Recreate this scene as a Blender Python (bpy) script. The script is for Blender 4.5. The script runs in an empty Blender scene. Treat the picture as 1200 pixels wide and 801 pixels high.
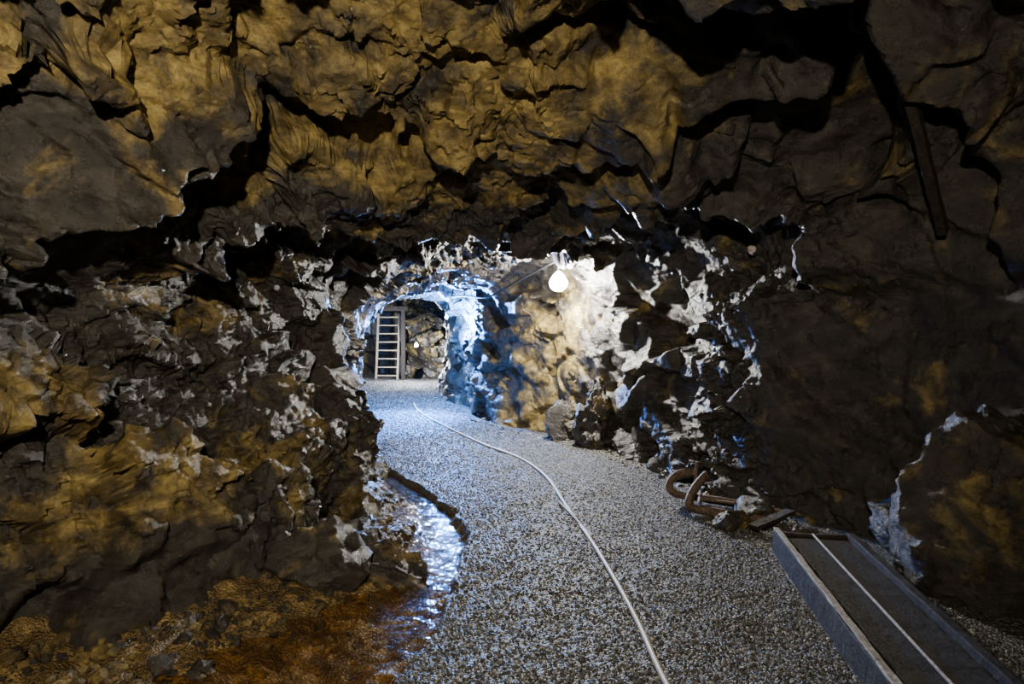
import bpy, bmesh, math, random
import numpy as np
from mathutils import Vector
rng=np.random.default_rng(7); random.seed(7)
scene=bpy.context.scene
# ---------------- noise helpers ----------------
def h3(ix,iy,iz,seed):
    with np.errstate(over='ignore'):
        n=(ix.astype(np.uint32)*np.uint32(374761393)+iy.astype(np.uint32)*np.uint32(668265263)
           +iz.astype(np.uint32)*np.uint32(2147483647)+np.uint32((seed*1274126177)&0xffffffff))
        n=(n^(n>>np.uint32(13)))*np.uint32(1274126177)
        n=(n^(n>>np.uint32(15)))*np.uint32(2246822519)
        n=n^(n>>np.uint32(16))
    return n
def f01(n): return (n&np.uint32(0xffffff)).astype(np.float32)/np.float32(16777216.0)
def vnoise(p,seed=0):
    b=np.floor(p).astype(np.int64); f=(p-b).astype(np.float32)
    u=f*f*f*(f*(f*6-15)+10)
    r=0
    for dx in (0,1):
        wx=u[:,0] if dx else 1-u[:,0]
        for dy in (0,1):
            wy=u[:,1] if dy else 1-u[:,1]
            for dz in (0,1):
                wz=u[:,2] if dz else 1-u[:,2]
                r=r+wx*wy*wz*f01(h3(b[:,0]+dx,b[:,1]+dy,b[:,2]+dz,seed))
    return r*2-1
def fbm(p,oct=4,seed=0,gain=.5):
    a=1;s=0;t=0;q=p.copy()
    for o in range(oct):
        s=s+a*vnoise(q,seed+o*17); t+=a; a*=gain; q=q*2.03+11.3
    return s/t
def ridged(p,oct=4,seed=0,gain=.55):
    a=1;s=0;t=0;q=p.copy()
    for o in range(oct):
        s=s+a*(1-2*np.abs(vnoise(q,seed+o*17))); t+=a; a*=gain; q=q*2.07+5.3
    return s/t
def facets(p,seed=0,slope=.6,off=.5):
    b=np.floor(p).astype(np.int64)
    N=len(p); best=np.full(N,9e9,np.float32); sec=best.copy(); val=np.zeros(N,np.float32)
    for dx in (-1,0,1):
        for dy in (-1,0,1):
            for dz in (-1,0,1):
                cx=b[:,0]+dx; cy=b[:,1]+dy; cz=b[:,2]+dz
                n1=h3(cx,cy,cz,seed); n2=h3(cx,cy,cz,seed+5); n3=h3(cx,cy,cz,seed+9); n4=h3(cx,cy,cz,seed+14)
                ax=p[:,0]-(cx+f01(n1)); ay=p[:,1]-(cy+f01(n2)); az=p[:,2]-(cz+f01(n3))
                d=ax*ax+ay*ay+az*az
                nx=f01(n1>>np.uint32(7))*2-1; ny=f01(n2>>np.uint32(7))*2-1; nz=f01(n3>>np.uint32(7))*2-1
                v=(ax*nx+ay*ny+az*nz)*slope+(f01(n4)*2-1)*off
                m=d<best
                sec=np.where(m,best,np.minimum(sec,d)); val=np.where(m,v,val); best=np.where(m,d,best)
    return val, np.sqrt(sec)-np.sqrt(best)
def warp(p,a,s,seed,oct=3,gain=.5):
    return p+a*np.stack([fbm(p*s,oct,seed+k*31,gain) for k in range(3)],1)
def rot(p,ax,deg):
    c,s=math.cos(math.radians(deg)),math.sin(math.radians(deg)); q=p.copy()
    i,j={'x':(1,2),'y':(0,2),'z':(0,1)}[ax]
    q[:,i]=c*p[:,i]-s*p[:,j]; q[:,j]=s*p[:,i]+c*p[:,j]; return q
def sm(x): x=np.clip(x,0,1); return x*x*(3-2*x)
def saw(t,w=.10):
    f=t-np.floor(t); return np.where(f<1-w,f/(1-w),(1-f)/w)
def ledge(p,xs,ye,ramp_,amp_up,amp_dn,tail,seed):
    e=np.interp(p[:,0],xs,ye)+.22*fbm(p*1.6,3,seed)+.06*fbm(p*7,3,seed+3)
    t=p[:,1]-e
    up=amp_up*np.clip(1+t/ramp_,0,1)**1.5*(t<=0)
    drop=sm(t/.13)
    dn=(amp_up*(1-drop)-amp_dn*drop*np.exp(-np.clip(t,0,9)/tail))*(t>0)
    return up+dn
def flatmask(p): return 1-.75*sm((p[:,0]-1.7)/.4)*sm((6.1-p[:,1])/.5)*sm((2.65-p[:,2])/.3)
def coarse(p,nz=None):
    """large joints, slabs and overhanging ledges"""
    q0=rot(rot(p,'y',28),'z',25)
    q=warp(warp(q0,.03,6,91,4,.55),.26,1.1,3)
    v1,e1=facets(q*np.array([.75,.75,1.3]),1,1.4,.28)
    v2,e2=facets(q*np.array([1.6,1.8,3.0]),2,1.4,.4)
    rg=ridged(q0*np.array([1.6,1.9,3.0])*1.0,3,60,.5)
    d=(.27*v1+.13*v2+.08*fbm(q*1.3,3,50)+.035*rg)*flatmask(p)
    if nz is not None:
        cw=sm((-nz-.02)/.5)
        up=sm((p[:,2]-1.7)/.3)
        L1=ledge(p,[-2.6,-2.3,-1.8,-1.2,-.5,.3,.7,1,2.2],[3.5,3.8,4.2,5.0,5.8,6.3,5.6,5.0,5.1],1.7,.45,.26,1.0,200)
        L2=ledge(p,[-2.6,-2,-1.2,-.5,.3,.8,2.2],[2.8,3.1,3.5,4.1,4.6,4.1,3.7],.9,.22,.20,.45,230)
        t2=p[:,1]*1.5-p[:,0]*1.0+.8*fbm(p*1.3,3,75)
        d+=up*(L1+L2)+cw*.07*(saw(t2,.16)-.5)
    return d
def fine(p):
    """small fractures, evaluated on the already displaced surface so steep faces are not streaked"""
    q0=rot(rot(p,'y',28),'z',25)
    qf=warp(q0,.02,8,91,4,.6)
    v3,e3=facets((qf+warp(q0,.07,3,7)-q0)*np.array([2.6,3.4,5.6]),3,1.5,.4)
    v4,e4=facets((qf+warp(q0,.03,7,8)-q0)*np.array([7.5,9,14]),4,1.7,.4)
    v5,e5=facets(qf*np.array([18,20,28]),5,1.6,.4)
    patch=.25+.75*sm(.45+1.8*fbm(p*1.0,2,33))
    return ((.046*v3+.017*v4+.0065*v5-.008*np.exp(-e3*20))*patch+.011*fbm(q0*13,4,66,.62))*(.4+.6*flatmask(p))
def gnormals(V):
    du=np.gradient(V,axis=0); dv=np.gradient(V,axis=1)
    n=np.cross(du,dv); return n/(np.linalg.norm(n,axis=2,keepdims=True)+1e-9)
def blur(A,k):
    for _ in range(k):
        B=A.copy(); B[1:-1]=(A[:-2]+2*A[1:-1]+A[2:])/4
        A=B.copy(); A[:,1:-1]=(B[:,:-2]+2*B[:,1:-1]+B[:,2:])/4
    return A
# ---------------- materials ----------------
def newmat(name):
    m=bpy.data.materials.new(name); m.use_nodes=True; nt=m.node_tree
    b=nt.nodes['Principled BSDF']; return m,nt,b
def N(nt,t,**k):
    n=nt.nodes.new(t)
    for a,v in k.items():
        if a in n.inputs: n.inputs[a].default_value=v
        else: setattr(n,a,v)
    return n
def ramp(nt,fac,stops):
    r=nt.nodes.new('ShaderNodeValToRGB'); e=r.color_ramp.elements
    while len(e)<len(stops): e.new(.5)
    for el,(p,c) in zip(e,stops):
        el.position=p; el.color=(c[0],c[1],c[2],1) if hasattr(c,'__len__') else (c,c,c,1)
    nt.links.new(fac,r.inputs[0]); return r.outputs[0]
def noise(nt,co,scale,detail=6,rough=.6,dist=0):
    n=nt.nodes.new('ShaderNodeTexNoise'); n.inputs['Scale'].default_value=scale; n.inputs['Detail'].default_value=detail
    n.inputs['Roughness'].default_value=rough; n.inputs['Distortion'].default_value=dist
    nt.links.new(co,n.inputs['Vector']); return n.outputs['Fac']
def mix(nt,fac,a,b,blend='MIX'):
    m=nt.nodes.new('ShaderNodeMix'); m.data_type='RGBA'; m.blend_type=blend
    for sock,v in ((m.inputs[0],fac),(m.inputs[6],a),(m.inputs[7],b)):
        if hasattr(v,'is_output'): nt.links.new(v,sock)
        elif hasattr(v,'__len__'): sock.default_value=(v[0],v[1],v[2],1)
        else: sock.default_value=v
    return m.outputs[2]
def bump(nt,h,dist,strength=1,prev=None):
    b=nt.nodes.new('ShaderNodeBump'); b.inputs['Distance'].default_value=dist; b.inputs['Strength'].default_value=strength
    nt.links.new(h,b.inputs['Height'])
    if prev: nt.links.new(prev,b.inputs['Normal'])
    return b.outputs[0]
def rockmat(name,wet=1.0):
    m,nt,b=newmat(name); L=nt.links.new
    co=nt.nodes.new('ShaderNodeNewGeometry').outputs['Position']
    mp=nt.nodes.new('ShaderNodeMapping'); mp.inputs['Rotation'].default_value=(0,math.radians(28),math.radians(25)); mp.inputs['Scale'].default_value=(1,1,1.8)
    L(co,mp.inputs[0]); cs=mp.outputs[0]
    at=N(nt,'ShaderNodeAttribute',attribute_name='ochre').outputs['Fac']
    n1=noise(nt,co,2.2,8,.65,.6); n2=noise(nt,cs,5,10,.74,.5); n3=noise(nt,co,60,5,.75)
    dark=ramp(nt,n2,[(.3,(.012,.010,.008)),(.5,(.038,.032,.026)),(.66,(.08,.069,.055)),(.8,(.15,.13,.105))])
    och=ramp(nt,n2,[(.28,(.035,.024,.010)),(.45,(.18,.125,.038)),(.6,(.45,.33,.10)),(.78,(.70,.56,.26))])
    s=N(nt,'ShaderNodeMath',operation='MULTIPLY_ADD'); L(n1,s.inputs[0]); s.inputs[1].default_value=3.2; s.inputs[2].default_value=-1.6
    add=N(nt,'ShaderNodeMath',operation='ADD'); L(at,add.inputs[0]); L(s.outputs[0],add.inputs[1])
    msk=ramp(nt,add.outputs[0],[(.3,0.),(.75,1.)])
    col=mix(nt,msk,dark,och)
    L(mix(nt,.7,col,ramp(nt,n3,[(.3,.35),(.7,1.)]),'MULTIPLY'),b.inputs['Base Color'])
    L(ramp(nt,noise(nt,co,5,6,.7),[(.38,.16),(.62,.5)]),b.inputs['Roughness'])
    b.inputs['Specular IOR Level'].default_value=.6
    v=nt.nodes.new('ShaderNodeTexVoronoi'); v.inputs['Scale'].default_value=15; L(cs,v.inputs['Vector'])
    sep=nt.nodes.new('ShaderNodeSeparateColor'); L(v.outputs['Color'],sep.inputs[0])
    nn=bump(nt,noise(nt,cs,10,12,.74,.15),.028,.8)
    nn=bump(nt,sep.outputs[0],.006,.7,nn)
    nn=bump(nt,n3,.005,1,nn)
    L(nn,b.inputs['Normal'])
    return m
ROCK=rockmat('wet_mine_rock')
def simplemat(name,c1,c2,scale=8,rough=.7,metal=0,bd=.01,stretch=None,spec=.5):
    m,nt,b=newmat(name); L=nt.links.new
    tc=nt.nodes.new('ShaderNodeTexCoord').outputs['Object']
    n=noise(nt,tc,scale,8,.7)
    L(ramp(nt,n,[(.32,c1),(.68,c2)]),b.inputs['Base Color'])
    b.inputs['Roughness'].default_value=rough; b.inputs['Metallic'].default_value=metal; b.inputs['Specular IOR Level'].default_value=spec
    L(bump(nt,n,bd),b.inputs['Normal']); return m
# ---------------- mesh helpers ----------------
def meshobj(name,verts,faces,mat,smooth=True,attrs=None,sharp=None):
    me=bpy.data.meshes.new(name)
    verts=np.asarray(verts,np.float32); faces=np.asarray(faces,np.int32)
    k=faces.shape[1]
    me.vertices.add(len(verts)); me.vertices.foreach_set('co',verts.ravel())
    me.loops.add(faces.size); me.loops.foreach_set('vertex_index',faces.ravel())
    me.polygons.add(len(faces)); me.polygons.foreach_set('loop_start',np.arange(0,faces.size,k,dtype=np.int32))
    me.update(calc_edges=True)
    me.polygons.foreach_set('use_smooth',np.full(len(faces),smooth))
    if sharp: me.set_sharp_from_angle(angle=math.radians(sharp))
    if attrs:
        for a,v in attrs.items():
            at=me.attributes.new(a,'FLOAT','POINT'); at.data.foreach_set('value',np.asarray(v,np.float32))
    me.materials.append(mat)
    o=bpy.data.objects.new(name,me); scene.collection.objects.link(o); return o
def gridfaces(nu,nv,flip=False):
    i=np.arange(nu-1)[:,None]*nv+np.arange(nv-1)[None,:]
    f=np.stack([i,i+nv,i+nv+1,i+1],-1).reshape(-1,4)
    return f[:,::-1] if flip else f
# ---------------- tunnel sections ----------------
K=[
(-4.5,[(-2.3,-.4),(-2.4,.6),(-2.45,1.3),(-2.3,1.9),(-1.7,2.5),(-.8,2.8),(.1,2.9),(1,2.9),(1.9,2.6),(2.4,1.6),(2.4,.6),(2.3,-.4)]),
(1.5,[(-2.4,-.4),(-2.5,.6),(-2.6,1.3),(-2.5,2.0),(-1.9,2.8),(-.9,3.1),(.1,3.2),(1.2,3.2),(2.4,3.0),(2.8,1.7),(2.7,.6),(2.5,-.4)]),
(2.7,[(-2.25,-.4),(-2.4,.6),(-2.55,1.3),(-2.4,1.95),(-1.8,2.7),(-.8,3.0),(.1,3.1),(1.2,3.2),(2.7,3.1),(3.0,1.8),(2.95,.6),(2.8,-.4)]),
(3.2,[(-1.8,-.4),(-2.15,.6),(-2.4,1.3),(-2.3,1.9),(-1.7,2.65),(-.8,2.95),(.1,3.0),(1.2,3.15),(2.8,3.1),(3.1,1.8),(3.05,.6),(2.95,-.4)]),
(3.8,[(-1.2,-.4),(-1.75,.6),(-2.15,1.3),(-2.2,1.9),(-1.65,2.6),(-.8,2.9),(.1,2.95),(1.2,3.0),(2.7,2.9),(3.05,1.8),(3.0,.6),(2.9,-.4)]),
(4.5,[(-1.15,-.4),(-1.5,.6),(-1.9,1.3),(-2.0,1.9),(-1.55,2.5),(-.7,2.8),(.1,2.85),(1.2,2.85),(2.5,2.7),(2.85,1.8),(2.85,.6),(2.75,-.4)]),
(5.0,[(-1.2,-.4),(-1.5,.6),(-1.82,1.3),(-1.92,1.9),(-1.5,2.45),(-.65,2.75),(.15,2.8),(1.15,2.8),(2.3,2.6),(2.6,1.75),(2.6,.6),(2.5,-.4)]),
(5.6,[(-1.3,-.4),(-1.5,.6),(-1.75,1.3),(-1.8,1.85),(-1.4,2.4),(-.6,2.7),(.2,2.7),(1.1,2.7),(1.85,2.45),(2.0,1.6),(2.05,.6),(2.05,-.4)]),
(6.7,[(-1.55,-.4),(-1.6,.6),(-1.7,1.3),(-1.6,1.85),(-1.2,2.25),(-.6,2.5),(.1,2.55),(.9,2.5),(1.55,2.35),(1.8,1.6),(1.82,.6),(1.8,-.4)]),
(8.0,[(-2.05,-.4),(-2.0,.6),(-1.9,1.3),(-1.72,1.75),(-1.3,2.08),(-.8,2.25),(-.2,2.3),(.5,2.4),(1.15,2.35),(1.3,1.6),(1.35,.6),(1.4,-.4)]),
(9.2,[(-2.4,-.4),(-2.35,.6),(-2.2,1.3),(-2.0,1.75),(-1.65,2.05),(-1.2,2.2),(-.7,2.3),(-.1,2.38),(.6,2.4),(.72,1.6),(.72,.6),(.65,-.4)]),
(11.,[(-2.85,-.4),(-2.75,.6),(-2.6,1.3),(-2.45,1.7),(-2.15,1.95),(-1.8,2.1),(-1.5,2.2),(-1.1,2.2),(-.6,2.1),(-.45,1.6),(-.45,.6),(-.5,-.4)]),
(14.5,[(-3.5,-.4),(-3.4,.6),(-3.35,1.3),(-3.2,1.8),(-2.9,2.1),(-2.6,2.25),(-2.3,2.3),(-2,2.3),(-1.6,2.15),(-1.4,1.6),(-1.4,.6),(-1.4,-.4)]),
(20.8,[(-4.9,-.4),(-4.9,.6),(-4.9,1.3),(-4.8,2.0),(-4.4,2.5),(-3.8,2.6),(-3.2,2.6),(-2.6,2.5),(-2.1,2.3),(-1.9,1.6),(-1.9,.6),(-1.9,-.4)]),
]
ky=np.array([k[0] for k in K]); kp=np.array([k[1] for k in K],float)
ys=np.concatenate([np.arange(-4.5,1.5,.07),np.arange(1.5,6.5,.0125),np.arange(6.5,9.8,.017),np.arange(9.8,20.8,.03)])
def interp_s(y,col):
    acc=0
    for o,w in ((-.28,.2),(-.12,.2),(0,.2),(.12,.2),(.28,.2)):
        acc=acc+w*np.interp(y+o,ky,col)
    return acc
NT=700
ctrl=np.stack([np.stack([interp_s(ys,kp[:,j,c]) for c in (0,1)],-1) for j in range(12)],1)
def catmull(P,n):
    Pp=np.concatenate([2*P[:,:1]-P[:,1:2],P,2*P[:,-1:]-P[:,-2:-1]],1)
    t=np.linspace(0,P.shape[1]-1-1e-6,n); i=t.astype(int); f=(t-i)[None,:,None]
    a,b,c,d=Pp[:,i],Pp[:,i+1],Pp[:,i+2],Pp[:,i+3]
    return .5*((2*b)+(-a+c)*f+(2*a-5*b+4*c-d)*f*f+(-a+3*b-3*c+d)*f**3)
C=catmull(ctrl,NT)
S=np.zeros((len(ys),NT,3)); S[:,:,0]=C[:,:,0]; S[:,:,2]=C[:,:,1]; S[:,:,1]=ys[:,None]
nrm=gnormals(S); P=S.reshape(-1,3); Nn=nrm.reshape(-1,3)
fade=np.clip((12-P[:,1])/5,.55,1).reshape(len(ys),NT,1)
d=blur(coarse(P,Nn[:,2]).reshape(len(ys),NT),2)[:,:,None]
V=S+nrm*d*fade
N2=blur(gnormals(blur(V,4)),3); N2/=np.linalg.norm(N2,axis=2,keepdims=True)+1e-9
d2=fine(V.reshape(-1,3)).reshape(len(ys),NT,1)
V=(V+N2*d2*fade).reshape(-1,3)
def ochremask(V,ceil=True):
    x,y,z=V[:,0],V[:,1],V[:,2]
    m=.16+.35*fbm(V*.8,3,90)
    m+=.68*np.exp(-((x+.8)/1.6)**2)*np.clip((z-2.1)/.4,0,1)*np.clip((6.2-y)/1.5,0,1)
    m+=.35*np.exp(-((z-.75)/.3)**2)*np.clip((-x-.8)/.5,0,1)*np.clip((6-y)/2,0,1)
    m+=.5*np.exp(-((y-9.6)/.9)**2)*np.clip((x+1.0)/.6,0,1)*np.clip((2.2-z)/.5,0,1)
    m-=.2*np.clip((x-1.0)/.6,0,1)
    m-=.4*np.clip((y-10.5)/2,0,1)
    return m
oc=ochremask(V)
V=V.reshape(len(ys),NT,3); oc=oc.reshape(len(ys),NT)
a,b_=int(NT*3.2/11),int(NT*8/11)
for nm,j0,j1 in (('wall_left',0,a+1),('ceiling',a,b_+1),('wall_right',b_,NT)):
    sub=V[:,j0:j1]; meshobj(nm,sub.reshape(-1,3),gridfaces(len(ys),j1-j0),ROCK,True,{'ochre':oc[:,j0:j1].ravel()},30)
def endwall(name,y0,x0,x1,sign,recess):
    xs=np.arange(x0,x1,.03); zs=np.arange(-.5,3.4,.03)
    X,Z=np.meshgrid(xs,zs,indexing='ij'); Pw=np.stack([X.ravel(),np.full(X.size,y0),Z.ravel()],1)
    dd=coarse(Pw)+fine(Pw); Vw=Pw.copy(); Vw[:,1]+=-sign*dd*1.8
    if recess:
        Vw[:,1]-=.9*sm((Pw[:,0]+3.2)/1.2)
        mx=np.clip((Pw[:,0]+4.75+.1*vnoise(Pw*3,4))/.1,0,1)*np.clip((-3.25-Pw[:,0]+.08*vnoise(Pw*3,6))/.1,0,1)*np.clip((2.15-Pw[:,2])/.1,0,1)
        Vw[:,1]=np.where(mx>0,Vw[:,1]*(1-mx)+(y0+2.2)*mx,Vw[:,1])
    meshobj(name,Vw,gridfaces(len(xs),len(zs),sign<0),ROCK,True,{'ochre':ochremask(Vw)*.8+.4},32)
endwall('wall_far',20.3,-5.8,-.8,1,True)
endwall('wall_back',-4.3,-3,3,-1,False)
# ---------------- floor ----------------
gy=np.array([-4.5,1.5,2.2,2.81,3.4,4.25,4.9,5.44,6.3,7.0,7.8,8.6,21]); gx=np.array([-1.3,-1.1,-.8,-.52,-.36,-.33,-.34,-.46,-.85,-1.25,-1.8,-2.6,-6])
sy=np.array([1.0,2.6,3.0,3.5,4.0,4.5,5.0,5.7,6.6,7.6,8.4]); sx=np.array([-1.5,-1.25,-1.0,-.76,-.56,-.50,-.58,-.76,-1.05,-1.5,-2.1])
def floorz(x,y):
    p=np.stack([x,y,0*x],1)
    g=np.interp(y,gy,gx)+.03*vnoise(p*6,5); dleft=g-x
    gravel=np.clip(.5-dleft/.05,0,1); gravel=gravel*gravel*(3-2*gravel)
    zg=.025*fbm(p*1.2,3,8)+.015*fbm(p*5,3,9)
    c=np.interp(y,sy,sx)
    near=np.clip((4-y)/.8,0,1)
    ch=np.exp(-((x-c)/(.18+.22*near))**2)
    zb=-.045-.10*ch-.02*near+(.055*fbm(p*5,4,12)+.035*fbm(p*16,3,13))
    zb+=np.clip(c-.22-.2*near-x,0,1)*.2*(1-.3*near)
    return zg*gravel+zb*(1-gravel),gravel
fy=np.concatenate([np.arange(-4.5,1.5,.1),np.arange(1.5,9,.018),np.arange(9,22.5,.035)])
xl=interp_s(fy,kp[:,0,0])-.7; xr=interp_s(fy,kp[:,11,0])+.7
NX=300; t=np.linspace(0,1,NX)
FX=xl[:,None]*(1-t)+xr[:,None]*t; FY=np.repeat(fy[:,None],NX,1)
fz,fg=floorz(FX.ravel(),FY.ravel())
def gravelmat():
    m,nt,b=newmat('gravel_floor'); L=nt.links.new
    co=nt.nodes.new('ShaderNodeNewGeometry').outputs['Position']
    at=N(nt,'ShaderNodeAttribute',attribute_name='gravel').outputs['Fac']
    v=nt.nodes.new('ShaderNodeTexVoronoi'); v.inputs['Scale'].default_value=70; L(co,v.inputs['Vector'])
    sep=nt.nodes.new('ShaderNodeSeparateColor'); L(v.outputs['Color'],sep.inputs[0])
    stone=ramp(nt,sep.outputs[0],[(0,(.028,.028,.027)),(.5,(.082,.080,.075)),(.85,(.16,.155,.146)),(1,(.38,.37,.35))])
    n2=noise(nt,co,1.5,6,.6)
    stone=mix(nt,.6,stone,ramp(nt,n2,[(.3,.45),(.7,1.)]),'MULTIPLY')
    mud=ramp(nt,noise(nt,co,7,8,.7),[(.3,(.025,.017,.009)),(.5,(.13,.083,.03)),(.7,(.38,.26,.09))])
    L(mix(nt,at,mud,stone),b.inputs['Base Color'])
    b.inputs['Roughness'].default_value=.45
    nn=bump(nt,ramp(nt,v.outputs['Distance'],[(0,1.),(.7,0.)]),.012,1)
    nn=bump(nt,noise(nt,co,28,4,.7),.02,.8,nn)
    L(nn,b.inputs['Normal']); return m
GRAV=gravelmat()
meshobj('floor',np.stack([FX.ravel(),FY.ravel(),fz],1),gridfaces(len(fy),NX,True),GRAV,True,{'gravel':fg})
def stonemat():
    m,nt,b=newmat('gravel_stone'); L=nt.links.new
    g=nt.nodes.new('ShaderNodeNewGeometry')
    L(ramp(nt,g.outputs['Random Per Island'],[(0,(.022,.022,.021)),(.5,(.075,.073,.069)),(.85,(.16,.155,.146)),(1,(.45,.44,.42))]),b.inputs['Base Color'])
    b.inputs['Roughness'].default_value=.5; return m
bm=bmesh.new(); bmesh.ops.create_icosphere(bm,subdivisions=1,radius=1)
iv=np.array([v.co[:] for v in bm.verts]); iff=np.array([[v.index for v in f.verts] for f in bm.faces]); bm.free()
def scatter(name,xs,ys_,size,mat,sink=.3):
    n=len(xs); z,_=floorz(xs,ys_)
    s=size*(.6+.9*rng.random(n)**2)
    sc=s[:,None]*(.6+.6*rng.random((n,3))); sc[:,2]*=.75
    vv=iv[None]*(1+.35*(rng.random((n,len(iv),1))-.5))*sc[:,None,:]
    a=rng.random(n)*6.283; c,s_=np.cos(a)[:,None],np.sin(a)[:,None]
    x=vv[:,:,0]*c-vv[:,:,1]*s_; y=vv[:,:,0]*s_+vv[:,:,1]*c
    tl=(rng.random(n)-.5)[:,None]; zz=vv[:,:,2]+x*tl
    out=np.stack([x+xs[:,None],y+ys_[:,None],zz+(z+sc[:,2]*sink)[:,None]],-1).reshape(-1,3)
    ff=(iff[None]+np.arange(n)[:,None,None]*len(iv)).reshape(-1,3)
    return meshobj(name,out,ff,mat,False)
A=np.array([1.13,.7]); Bq=np.array([1.745,4.42]); dirv=(Bq-A)/np.linalg.norm(Bq-A); sd=np.array([dirv[1],-dirv[0]])
n=90000
gyy=1.9*np.exp(rng.random(n)**.8*math.log(19.0/1.9))
lo=np.maximum(np.interp(gyy,gy,gx)+.01,np.interp(gyy,ky,kp[:,0,0])+.05); hi=np.interp(gyy,[1,2.8,4.6,5.4,6.7,8.3,9.1,11,14.5,20],[1.5,2.3,2.4,2.1,1.65,1.2,.5,-.6,-1.5,-2.0])
gxx=lo+(hi-lo)*rng.random(n)
off=(gxx-A[0])*sd[0]+(gyy-A[1])*sd[1]
keep=~((off>-.015)&(off<.52)&(gyy<4.45)); gxx=gxx[keep]; gyy=gyy[keep]
scatter('gravel_stones',gxx,gyy,.0075*np.clip(gyy/6.5,1,2.0),stonemat())
# ---------------- water ----------------
m,nt,b=newmat('stream_water'); nt.nodes.remove(b); L=nt.links.new
tr=nt.nodes.new('ShaderNodeBsdfTransparent'); tr.inputs[0].default_value=(.88,.74,.52,1)
gl=nt.nodes.new('ShaderNodeBsdfGlossy'); gl.inputs['Roughness'].default_value=.05
lw=nt.nodes.new('ShaderNodeLayerWeight'); lw.inputs[0].default_value=.5
pw=N(nt,'ShaderNodeMath',operation='POWER'); pw.inputs[1].default_value=3.6
ma=N(nt,'ShaderNodeMath',operation='MULTIPLY_ADD'); ma.inputs[1].default_value=.85; ma.inputs[2].default_value=.05
ms=nt.nodes.new('ShaderNodeMixShader'); co=nt.nodes.new('ShaderNodeNewGeometry').outputs['Position']
bn=bump(nt,noise(nt,co,7,4,.55,.5),.03,.6); L(bn,gl.inputs['Normal']); L(bn,lw.inputs['Normal'])
L(lw.outputs['Facing'],pw.inputs[0]); L(pw.outputs[0],ma.inputs[0])
L(ma.outputs[0],ms.inputs[0]); L(tr.outputs[0],ms.inputs[1]); L(gl.outputs[0],ms.inputs[2]); L(ms.outputs[0],nt.nodes['Material Output'].inputs[0])
wy=np.arange(1.2,8.2,.08); wl=np.interp(wy,sy,sx)-.9; wr=np.interp(wy,gy,gx)+.05
NW=14; t=np.linspace(0,1,NW); WX=wl[:,None]*(1-t)+wr[:,None]*t
meshobj('stream_water',np.stack([WX.ravel(),np.repeat(wy,NW),np.full(WX.size,-.062)],1),gridfaces(len(wy),NW,True),m)
# ---------------- boulders ----------------
def boulder(name,loc,size,rotz=0,seed=0,ochre=.5,nplanes=11,sub=5):
    bm=bmesh.new(); bmesh.ops.create_icosphere(bm,subdivisions=sub,radius=1)
    dv=np.array([v.co[:] for v in bm.verts]); ff=np.array([[v.index for v in f.verts] for f in bm.faces]); bm.free()
    dv/=np.linalg.norm(dv,axis=1,keepdims=True)
    r=np.random.default_rng(seed+100); nn=r.normal(size=(nplanes,3)); nn/=np.linalg.norm(nn,axis=1,keepdims=True)
    hh=.62+.38*r.random(nplanes)
    dots=dv@nn.T; rr=np.where(dots>.05,hh/np.maximum(dots,.05),9).min(1); rr=np.minimum(rr,1.25)
    v=dv*rr[:,None]*np.array(size)[None]
    c,s=math.cos(rotz),math.sin(rotz); v=np.stack([v[:,0]*c-v[:,1]*s,v[:,0]*s+v[:,1]*c,v[:,2]],1)
    w=v+np.array(loc)
    sz=max(size)
    f,_e=facets(w*3/max(sz,.15)*.7,seed+3); f2,_e=facets(warp(w,.03,8,5)*7/max(sz,.15)*.7,seed+4,1.1)
    w=w+dv*(sz*(.12*f+.05*f2+.07*fbm(w*5/max(sz,.2),5,seed,.6)+.05*ridged(w*5,4,seed+9)))[:,None]
    return meshobj(name,w-np.array(loc),ff,ROCK,True,{'ochre':np.full(len(w),ochre)},32) , loc
B=[
((-.92,4.18,-.05),(.44,.20,.17),.1,1,.35),
((-1.15,4.0,.05),(.25,.3,.25),.9,2,.3),
((-1.06,4.8,.0),(.13,.18,.14),.3,3,.3),
((-1.18,5.3,.1),(.16,.3,.22),.1,4,.25),
((-.92,4.98,-.04),(.09,.09,.07),.6,5,.3),
((-1.45,6.1,.1),(.14,.3,.2),0,7,.4),
((2.85,3.75,.42),(.40,.5,.70),1.1,10,.15),
((2.75,4.3,.1),(.25,.4,.35),.5,11,.1),
((2.95,3.0,.2),(.5,.5,.5),.9,12,.2),
((1.08,8.5,.25),(.24,.3,.6),.3,13,.1),
((.75,9.0,.1),(.3,.2,.35),.8,14,.1),
((1.62,5.0,.04),(.15,.11,.09),.3,15,.2),
((1.87,5.2,.05),(.15,.15,.11),.9,16,.2),
((2.05,4.65,.03),(.12,.09,.07),.1,17,.2),
((-1.95,8.0,.1),(.2,.35,.25),.2,18,.3),
((1.6,7.1,.05),(.15,.2,.15),.2,19,.2),
((-2.7,10.6,.05),(.18,.3,.2),.2,20,.2),
]
for i,(l,s,r_,sd_,oc_) in enumerate(B):
    o,_=boulder('boulder',l,s,r_,sd_,oc_,sub=6 if max(s)>.3 else 4); o.location=l
def rubble(name,n,fx,y0,y1,spread,size):
    yy=y0+(y1-y0)*rng.random(n); xx=np.array([fx(y) for y in yy])+(rng.random(n)-.5)*spread
    o=scatter(name,xx,yy,size*(.5+1.2*rng.random(n)**3),ROCK,.2); at=o.data.attributes.new('ochre','FLOAT','POINT')
    at.data.foreach_set('value',np.repeat((.2+.4*rng.random(n)),len(iv)).astype(np.float32)); return o
rubble('rubble_stones',900,lambda y:np.interp(y,sy,sx)-.45,3.2,7.5,.7,.028)
rubble('rubble_stones',400,lambda y:-1.8,2.5,3.6,.8,.03)
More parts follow.
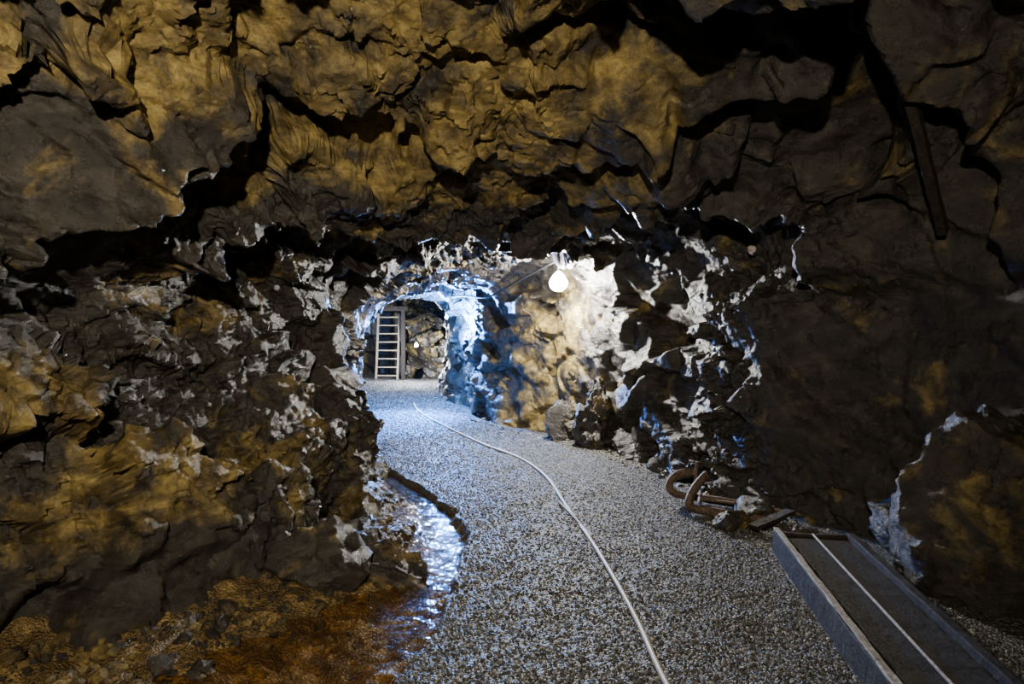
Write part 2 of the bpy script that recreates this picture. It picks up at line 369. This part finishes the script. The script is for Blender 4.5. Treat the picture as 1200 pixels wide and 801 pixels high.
rubble('rubble_stones',260,lambda y:np.interp(y,[2,4.6,5.4,6.7,8.3,9.1,11],[2.4,2.25,2.05,1.55,1.15,.5,-.6]),4.6,11,.4,.03)
# ---------------- curves helper ----------------
def tube(name,pts,r,mat,parent=None,res=3,kind='NURBS',flat=None):
    cu=bpy.data.curves.new(name,'CURVE'); cu.dimensions='3D'; cu.bevel_depth=r; cu.bevel_resolution=res; cu.use_fill_caps=True
    sp=cu.splines.new(kind); sp.points.add(len(pts)-1)
    for p,q in zip(sp.points,pts): p.co=(*q,1)
    if kind=='NURBS': sp.order_u=3; sp.use_endpoint_u=True; sp.resolution_u=8
    o=bpy.data.objects.new(name,cu); scene.collection.objects.link(o)
    if mat: cu.materials.append(mat)
    if parent: o.parent=parent
    return o
def empty(name,loc=(0,0,0)):
    e=bpy.data.objects.new(name,None); scene.collection.objects.link(e); e.location=loc; return e
def box(name,a,bq,w,h,mat,parent=None,bev=.006,up=(0,0,1)):
    a=Vector(a);bq=Vector(bq); d=bq-a; Lh=d.length; d.normalize(); u=Vector(up); s=d.cross(u).normalized(); u=s.cross(d)
    bm=bmesh.new(); nseg=max(2,int(Lh/.08)); rings=[]
    rr=random.Random(len(name)*31+int(Lh*100))
    for i in range(nseg+1):
        c=a+d*(Lh*i/nseg); j=lambda:(rr.random()-.5)*.006
        rings.append([bm.verts.new(c+s*(sx_*w/2+j())+u*(sz_*h/2+j())) for sx_,sz_ in ((-1,-1),(1,-1),(1,1),(-1,1))])
    for i in range(nseg):
        for k in range(4):
            bm.faces.new((rings[i][k],rings[i][(k+1)%4],rings[i+1][(k+1)%4],rings[i+1][k]))
    bm.faces.new(rings[0][::-1]); bm.faces.new(rings[-1])
    bmesh.ops.recalc_face_normals(bm,faces=bm.faces)
    me=bpy.data.meshes.new(name); bm.to_mesh(me); bm.free(); me.materials.append(mat)
    o=bpy.data.objects.new(name,me); scene.collection.objects.link(o)
    md=o.modifiers.new('b','BEVEL'); md.width=bev; md.segments=2; md.limit_method='ANGLE'
    if parent: o.parent=parent
    return o
HOSE=simplemat('hose_plastic',(.50,.44,.34),(.72,.66,.55),12,.4,bd=.002)
WOOD=simplemat('wet_dark_timber',(.012,.009,.007),(.04,.031,.022),20,.6,bd=.02,spec=.25)
PALE=simplemat('worn_pale_timber',(.12,.10,.08),(.6,.55,.47),40,.6,bd=.006)
IRON=simplemat('rusty_iron',(.05,.033,.023),(.26,.18,.125),35,.55,.2,bd=.02)
BLACK=simplemat('black_rubber',(.01,.01,.01),(.03,.03,.03),20,.5)
LADW=simplemat('ladder_timber',(.22,.17,.11),(.42,.34,.24),16,.6,bd=.004)
def gz(x,y): return float(floorz(np.array([x]),np.array([y]))[0][0])
hp=[(.66,2.0),(.655,2.5),(.64,2.81),(.645,3.4),(.60,4.1),(.55,4.78),(.46,5.6),(.38,6.5),(.22,7.2),(0,7.8),(-.3,8.4),(-.85,9.7),(-1.4,11.1),(-1.75,12.2),(-1.95,13.2)]
tube('water_hose',[(x,y,gz(x,y)+.014) for x,y in hp],.014,HOSE)
hp=[(.60,4.75),(.56,5.0),(.50,5.35),(.44,5.72)]
tube('steel_rod',[(x-.03,y,gz(x,y)+.014) for x,y in hp],.011,PALE)
# timber channel
tr_=empty('timber_channel')
def at(p,off,z): q=p+sd*off; return (q[0],q[1],z)
box('side_plank',at(A,.02,.065),at(Bq,.02,.065),.045,.20,WOOD,tr_)
box('worn_edge',at(A,.02,.17),at(Bq,.02,.17),.035,.012,PALE,tr_,.003)
box('cover_boards',at(A,.25,.10),at(Bq,.25,.10),.40,.05,WOOD,tr_)
tube('rail_strip',[at(A,.25,.14),at((A+Bq)/2,.25,.14),at(Bq,.25,.14)],.008,PALE,tr_,kind='POLY')
box('outer_plank',at(A,.48,.065),at(Bq,.48,.065),.05,.2,WOOD,tr_)
box('end_board',at(Bq,-.0,.06),at(Bq,.5,.06),.04,.17,WOOD,tr_)
s_=empty('iron_sled_runners')
def flatbar(name,pts,w,t,mat,parent):
    cu=bpy.data.curves.new(name+'_c','CURVE'); cu.dimensions='3D'
    sp=cu.splines.new('NURBS'); sp.points.add(len(pts)-1); sp.order_u=3; sp.use_endpoint_u=True; sp.resolution_u=8
    for p,q in zip(sp.points,pts): p.co=(*q,1)
    pc=bpy.data.curves.new(name+'_p','CURVE'); pc.dimensions='2D'; s2=pc.splines.new('POLY'); s2.points.add(3); s2.use_cyclic_u=True
    for p,q in zip(s2.points,((-w/2,-t/2),(w/2,-t/2),(w/2,t/2),(-w/2,t/2))): p.co=(*q,0,1)
    po=bpy.data.objects.new(name+'_profile',pc)
    cu.bevel_mode='OBJECT'; cu.bevel_object=po; cu.use_fill_caps=True; cu.materials.append(mat)
    o=bpy.data.objects.new(name,cu); scene.collection.objects.link(o); o.parent=parent
flatbar('runner_1',[(2.1,5.3,.05),(1.75,5.55,.06),(1.5,5.65,.07),(1.33,5.6,.12),(1.33,5.6,.22),(1.45,5.65,.29),(1.58,5.7,.27)],.022,.06,IRON,s_)
flatbar('runner_2',[(2.0,4.95,.05),(1.7,5.2,.05),(1.50,5.35,.04),(1.40,5.3,.08),(1.45,5.32,.20),(1.55,5.4,.28),(1.60,5.45,.30)],.026,.065,IRON,s_)
tube('cross_rod',[(1.5,5.3,.07),(1.62,5.7,.09)],.018,IRON,s_,kind='POLY')
tube('upright_pin',[(1.55,5.62,.05),(1.56,5.6,.38)],.014,IRON,s_,kind='POLY')
tube('tie_rod',[(1.55,5.45,.10),(1.9,5.2,.12),(2.2,5.05,.08)],.012,IRON,s_)
pl=empty('broken_plank'); box('plank',(1.75,4.80,.06),(2.1,4.98,.13),.09,.03,WOOD,pl)
box('timber_prop',(2.68,4.15,2.1),(1.72,3.25,3.45),.055,.07,WOOD)
ld=empty('wooden_ladder')
for i,x in enumerate((-4.06,-3.42)):
    box(f'stile_{i+1}',(x,19.85,-.05),(x,20.25,1.95),.05,.09,LADW,ld,up=(0,1,0))
for i in range(8):
    tt=(i+.6)/8; box(f'rung_{i+1}',(-4.06,19.85+.4*tt,-.05+2*tt),(-3.42,19.85+.4*tt,-.05+2*tt),.09,.035,LADW,ld)
fr_=empty('timber_frame')
box('post_left',(-4.5,19.7,-.05),(-4.42,19.75,2.15),.12,.12,WOOD,fr_,up=(0,1,0))
box('post_right',(-3.25,19.9,-.05),(-3.25,19.9,2.15),.12,.12,WOOD,fr_,up=(0,1,0))
box('lintel',(-4.7,19.85,2.1),(-3.1,19.85,2.1),.14,.14,WOOD,fr_)
# ---------------- lamps ----------------
def emat(name,c,s):
    m,nt,b=newmat(name); b.inputs['Emission Color'].default_value=(*c,1); b.inputs['Emission Strength'].default_value=s; return m
def lamp(name,loc,col,power,bulbr=.035,emis=400,off=(-.02,-.05,-.07),r=.03,aim=None):
    e=empty(name,loc)
    bm=bmesh.new(); bmesh.ops.create_uvsphere(bm,u_segments=20,v_segments=14,radius=bulbr)
    for v in bm.verts:
        if v.co.z>0: v.co.x*=1-.45*v.co.z/bulbr; v.co.y*=1-.45*v.co.z/bulbr; v.co.z*=1.2
    for f in bm.faces: f.smooth=True
    me=bpy.data.meshes.new('bulb'); bm.to_mesh(me); bm.free(); me.materials.append(emat(name+'_glow',col,emis))
    o=bpy.data.objects.new('bulb',me); scene.collection.objects.link(o); o.parent=e
    tube('socket',[(0,0,bulbr),(0,0,bulbr+.06)],.022,BLACK,e,kind='POLY'); tube('cord',[(0,0,bulbr+.05),(.01,0,.2),(.03,.02,.32)],.006,BLACK,e)
    l=bpy.data.lights.new(name+'_light','SPOT' if aim else 'POINT'); l.energy=power; l.color=col; l.shadow_soft_size=r
    lo=bpy.data.objects.new(name+'_light',l); scene.collection.objects.link(lo); lo.parent=e; lo.location=off
    if aim:
        l.spot_size=math.radians(128); l.spot_blend=1
        lo.rotation_euler=(Vector(aim)-Vector(loc)-Vector(off)).to_track_quat('-Z','Y').to_euler()
    return e
lamp('mine_lamp',(.60,8.6,2.10),(1,.97,.9),580,.12,off=(-.05,-.16,-.06))
e=lamp('mine_lamp',(-1.22,12.4,1.72),(.10,.32,1),1900,.03)
sl=bpy.data.lights.new('added_floor_spot','SPOT'); sl.energy=9500; sl.color=(.06,.27,1); sl.spot_size=math.radians(70); sl.spot_blend=.9; sl.shadow_soft_size=.05  # added blue spot with no fixture of its own, brightens the far floor
so=bpy.data.objects.new('added_floor_spot',sl); scene.collection.objects.link(so); so.parent=e; so.location=(-.1,-.05,.12)
so.rotation_euler=(Vector((-1.85,11.2,0))-Vector((-1.32,12.35,1.84))).to_track_quat('-Z','Y').to_euler()
lamp('mine_lamp',(-2.62,18.2,1.05),(.85,.90,1),900,.05)
lamp('work_lamp',(-.2,-.6,2.45),(1,.87,.66),950,.05,50,r=.04,aim=(-.8,4,2.8))
tube('electric_cable',[(.58,8.6,2.38),(.1,9.5,2.2),(-.35,10.2,1.95),(-.75,11,2.05),(-1.2,12.5,2.1),(-1.7,14.5,2.1)],.015,BLACK)
tube('reflector_knob',[(2.08,5.75,2.17),(2.02,5.62,2.17)],.035,PALE,kind='POLY')
w=bpy.data.worlds.new('mine_dark'); scene.world=w; w.use_nodes=True; w.node_tree.nodes['Background'].inputs[0].default_value=(0,0,0,1)
cam=bpy.data.cameras.new('camera'); cam.lens=23.4; cam.sensor_width=36; cam.clip_start=.05
co_=bpy.data.objects.new('camera',cam); scene.collection.objects.link(co_); co_.location=(0,0,1.5); co_.rotation_euler=(math.radians(90-1.14),0,0)
scene.camera=co_
